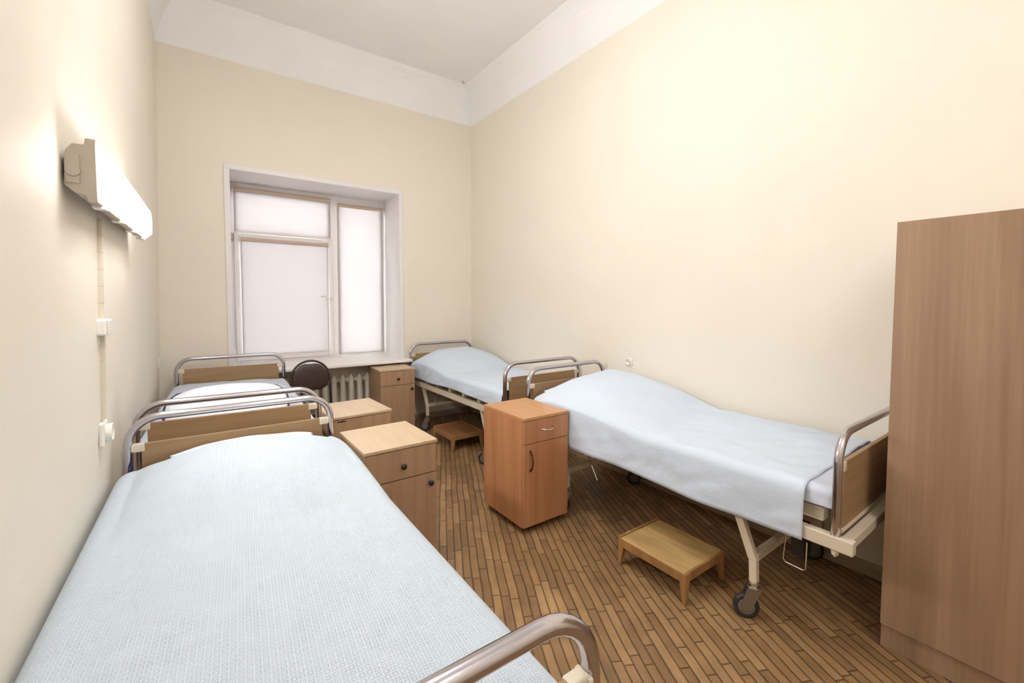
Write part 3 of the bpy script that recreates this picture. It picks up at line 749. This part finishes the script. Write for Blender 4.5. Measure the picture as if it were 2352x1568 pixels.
# ------------------------------------------------------------------ wall lamps
def wall_lamp(label, y0, z0, L=1.26, tilt=.028, group=None):
    wxm = wallx(z0)
    t = thing('wall_lamp', label, 'wall lamp', (wxm+.004, y0, z0), 0, group)
    t.rotation_euler = (tilt, 0, 0)
    bm = nb(); prism(bm, [(0, -.035), (.012, -.035), (.016, -.062), (.040, -.068), (.046, -.073), (.052, -.084), (.066, -.084), (.066, .084), (.052, .084), (.046, .073), (.040, .068), (.016, .062), (.012, .035), (0, .035)], 'y', .01, L-.01)
    obj('lamp_housing', bm, M['grey_plastic'], t, ang=.003)
    for a, b2 in ((0, .012), (L-.012, L)):
        bm = nb(); prism(bm, [(.0, -.045), (.022, -.066), (.044, -.072), (.046, -.088), (.068, -.088), (.068, .088), (.046, .088), (.044, .070), (.020, .070), (.006, .05)], 'y', a, b2)
        obj('end_cap', bm, M['grey_plastic'], t, ang=.003)
    bm = nb(); box(bm, .004, .034, -.004, 0, -.040, .040); tube(bm, [(.020, -.001, -.006), (.020, -.008, -.006)], .016, 14); obj('cable_entry', bm, M['grey_plastic'], t, ang=.002)
    bm = nb(); prism(bm, [(.060, -.080), (.072, -.079), (.094, -.056), (.097, -.02), (.097, .02), (.094, .056), (.072, .079), (.060, .080)], 'y', .008, L-.008)
    obj('diffuser', bm, M['glow'], t, ang=.004)
    for k in range(4):
        for s in (-1, 1):
            bm = nb(); yy = .10+k*.35; z_ = s*.084; box(bm, .040, .070, yy, yy+.05, min(z_, z_+s*.006), max(z_, z_+s*.006)); obj('clip', bm, M['white_plastic'], t)
    return t
wall_lamp('lit fluorescent wall lamp above the foreground bed', -3.215, 1.812)

def wallbox(bm, y0, y1, z0, z1, d, inset=0):
    xx = wallx((z0+z1)/2)-.004; box(bm, xx, xx+d+.004, y0, y1, z0, z1)
bm = nb()
def strip(bm, y0, y1, z0, z1, d):
    n = 6
    for i in range(n):
        a, b2 = z0+(z1-z0)*i/n, z0+(z1-z0)*(i+1)/n; wallbox(bm, y0, y1, a, b2, d)
strip(bm, -2.725, -2.695, 1.376, 1.745, .013)
tag(obj('cable_conduit', bm, M['ivory_plastic'], ang=.002), 'upper white cable strip from the wall lamp down to the junction box', 'cable conduit', 'cable strips on the wall')
bm = nb(); strip(bm, -2.70, -2.672, 1.0, 1.322, .013)
tag(obj('cable_conduit', bm, M['ivory_plastic'], ang=.002), 'lower white cable strip from the junction box to the socket', 'cable conduit', 'cable strips on the wall')
t = thing('junction_box', 'square white junction box below the wall lamp', 'junction box', (wallx(1.35), -2.71, 1.348))
bm = nb(); box(bm, -.006, .028, -.045, .045, -.030, .030); obj('box_body', bm, M['white_plastic'], t, ang=.007)
bm = nb(); box(bm, .028, .034, -.042, .042, -.027, .027); obj('box_lid', bm, M['white_plastic'], t, ang=.003)
def socket(label, loc, face, s=.040, d=.028, group='power sockets on the walls'):
    t = thing('power_socket', label, 'socket', loc, 0, group)
    rot = Matrix.Rotation(0 if face > 0 else PI, 4, 'Z')
    bm = nb(); box(bm, -.002, d*.45, -s, s, -s, s, rot); obj('socket_plate', bm, M['white_plastic'], t, ang=.006)
    bm = nb(); lathe(bm, [(s*.78, d*.45*face), (s*.78, d*face), (s*.66, d*face), (s*.58, d*.55*face)], (0, 0, 0), 'x', 24); obj('socket_well', bm, M['white_plastic'], t, ang=.001)
    bm = nb()
    for q in (-.0095, .0095): tube(bm, [(d*.50*face, q, 0), (d*.60*face, q, 0)], .003, 8)
    obj('pin_hole', bm, M['black'], t)
    return t
socket('white socket on the wall below the cable strips', (wallx(.95)+.001, -2.69, .945), 1, s=.044, d=.034)
socket('white socket on the wall above the head of the wardrobe bed', (-.001, -2.59, .952), -1, s=.033, d=.022)
socket('faint cream socket near the far corner above the corner bed', (-.001, -.43, .952), -1, s=.036, d=.010)
t = thing('light_switch', 'small white switch on the wall beside the window bed', 'light switch', (wallx(.9)+.001, -.13, .902))
bm = nb(); box(bm, -.002, .012, -.04, .04, -.042, .042); obj('switch_plate', bm, M['white_plastic'], t, ang=.004)
bm = nb(); box(bm, .012, .020, -.02, .02, -.03, .03); obj('rocker', bm, M['white_plastic'], t, ang=.003)
bm = nb(); tube(bm, [(-.262, -.262, HC+.01), (-.262, -.262, HC-.02), (-.25, -.262, HC-.03), (-.24, -.262, HC-.022)], .004, 8)
tag(obj('ceiling_hook', bm, M['steel']), 'tiny hook in the ceiling above the far corner', 'hook')

# ------------------------------------------------------------------ ceiling lamp above the view, and a fill lamp added behind the camera
M['ceil_glow'] = emis('lit_ceiling_diffuser', (.985, .98, 1.0, 1), CEIL_E)
def ceil_lamp(label, x, y):
    t = thing('ceiling_lamp', label, 'ceiling lamp', (x, y, HC))
    for yy in (-.4, .4):
        bm = nb(); tube(bm, [(0, yy, -.002), (0, yy, -.36)], .006, 8); obj('rod', bm, M['bright_chrome'], t)
    bm = nb(); box(bm, -.03, .03, -.60, .60, -.38, -.355); obj('lamp_base', bm, M['white_plastic'], t, ang=.004)
    bm = nb(); box(bm, -.10, .10, -.62, .62, -.46, -.38); obj('diffuser', bm, M['ceil_glow'], t, ang=.02)
ceil_lamp('long ceiling lamp over the middle of the room', -1.95, -3.0)
ceil_lamp('unseen fill lamp added over the back half of the room', -1.95, -6.2)  # added fill light behind the camera, shaped like the other ceiling lamp
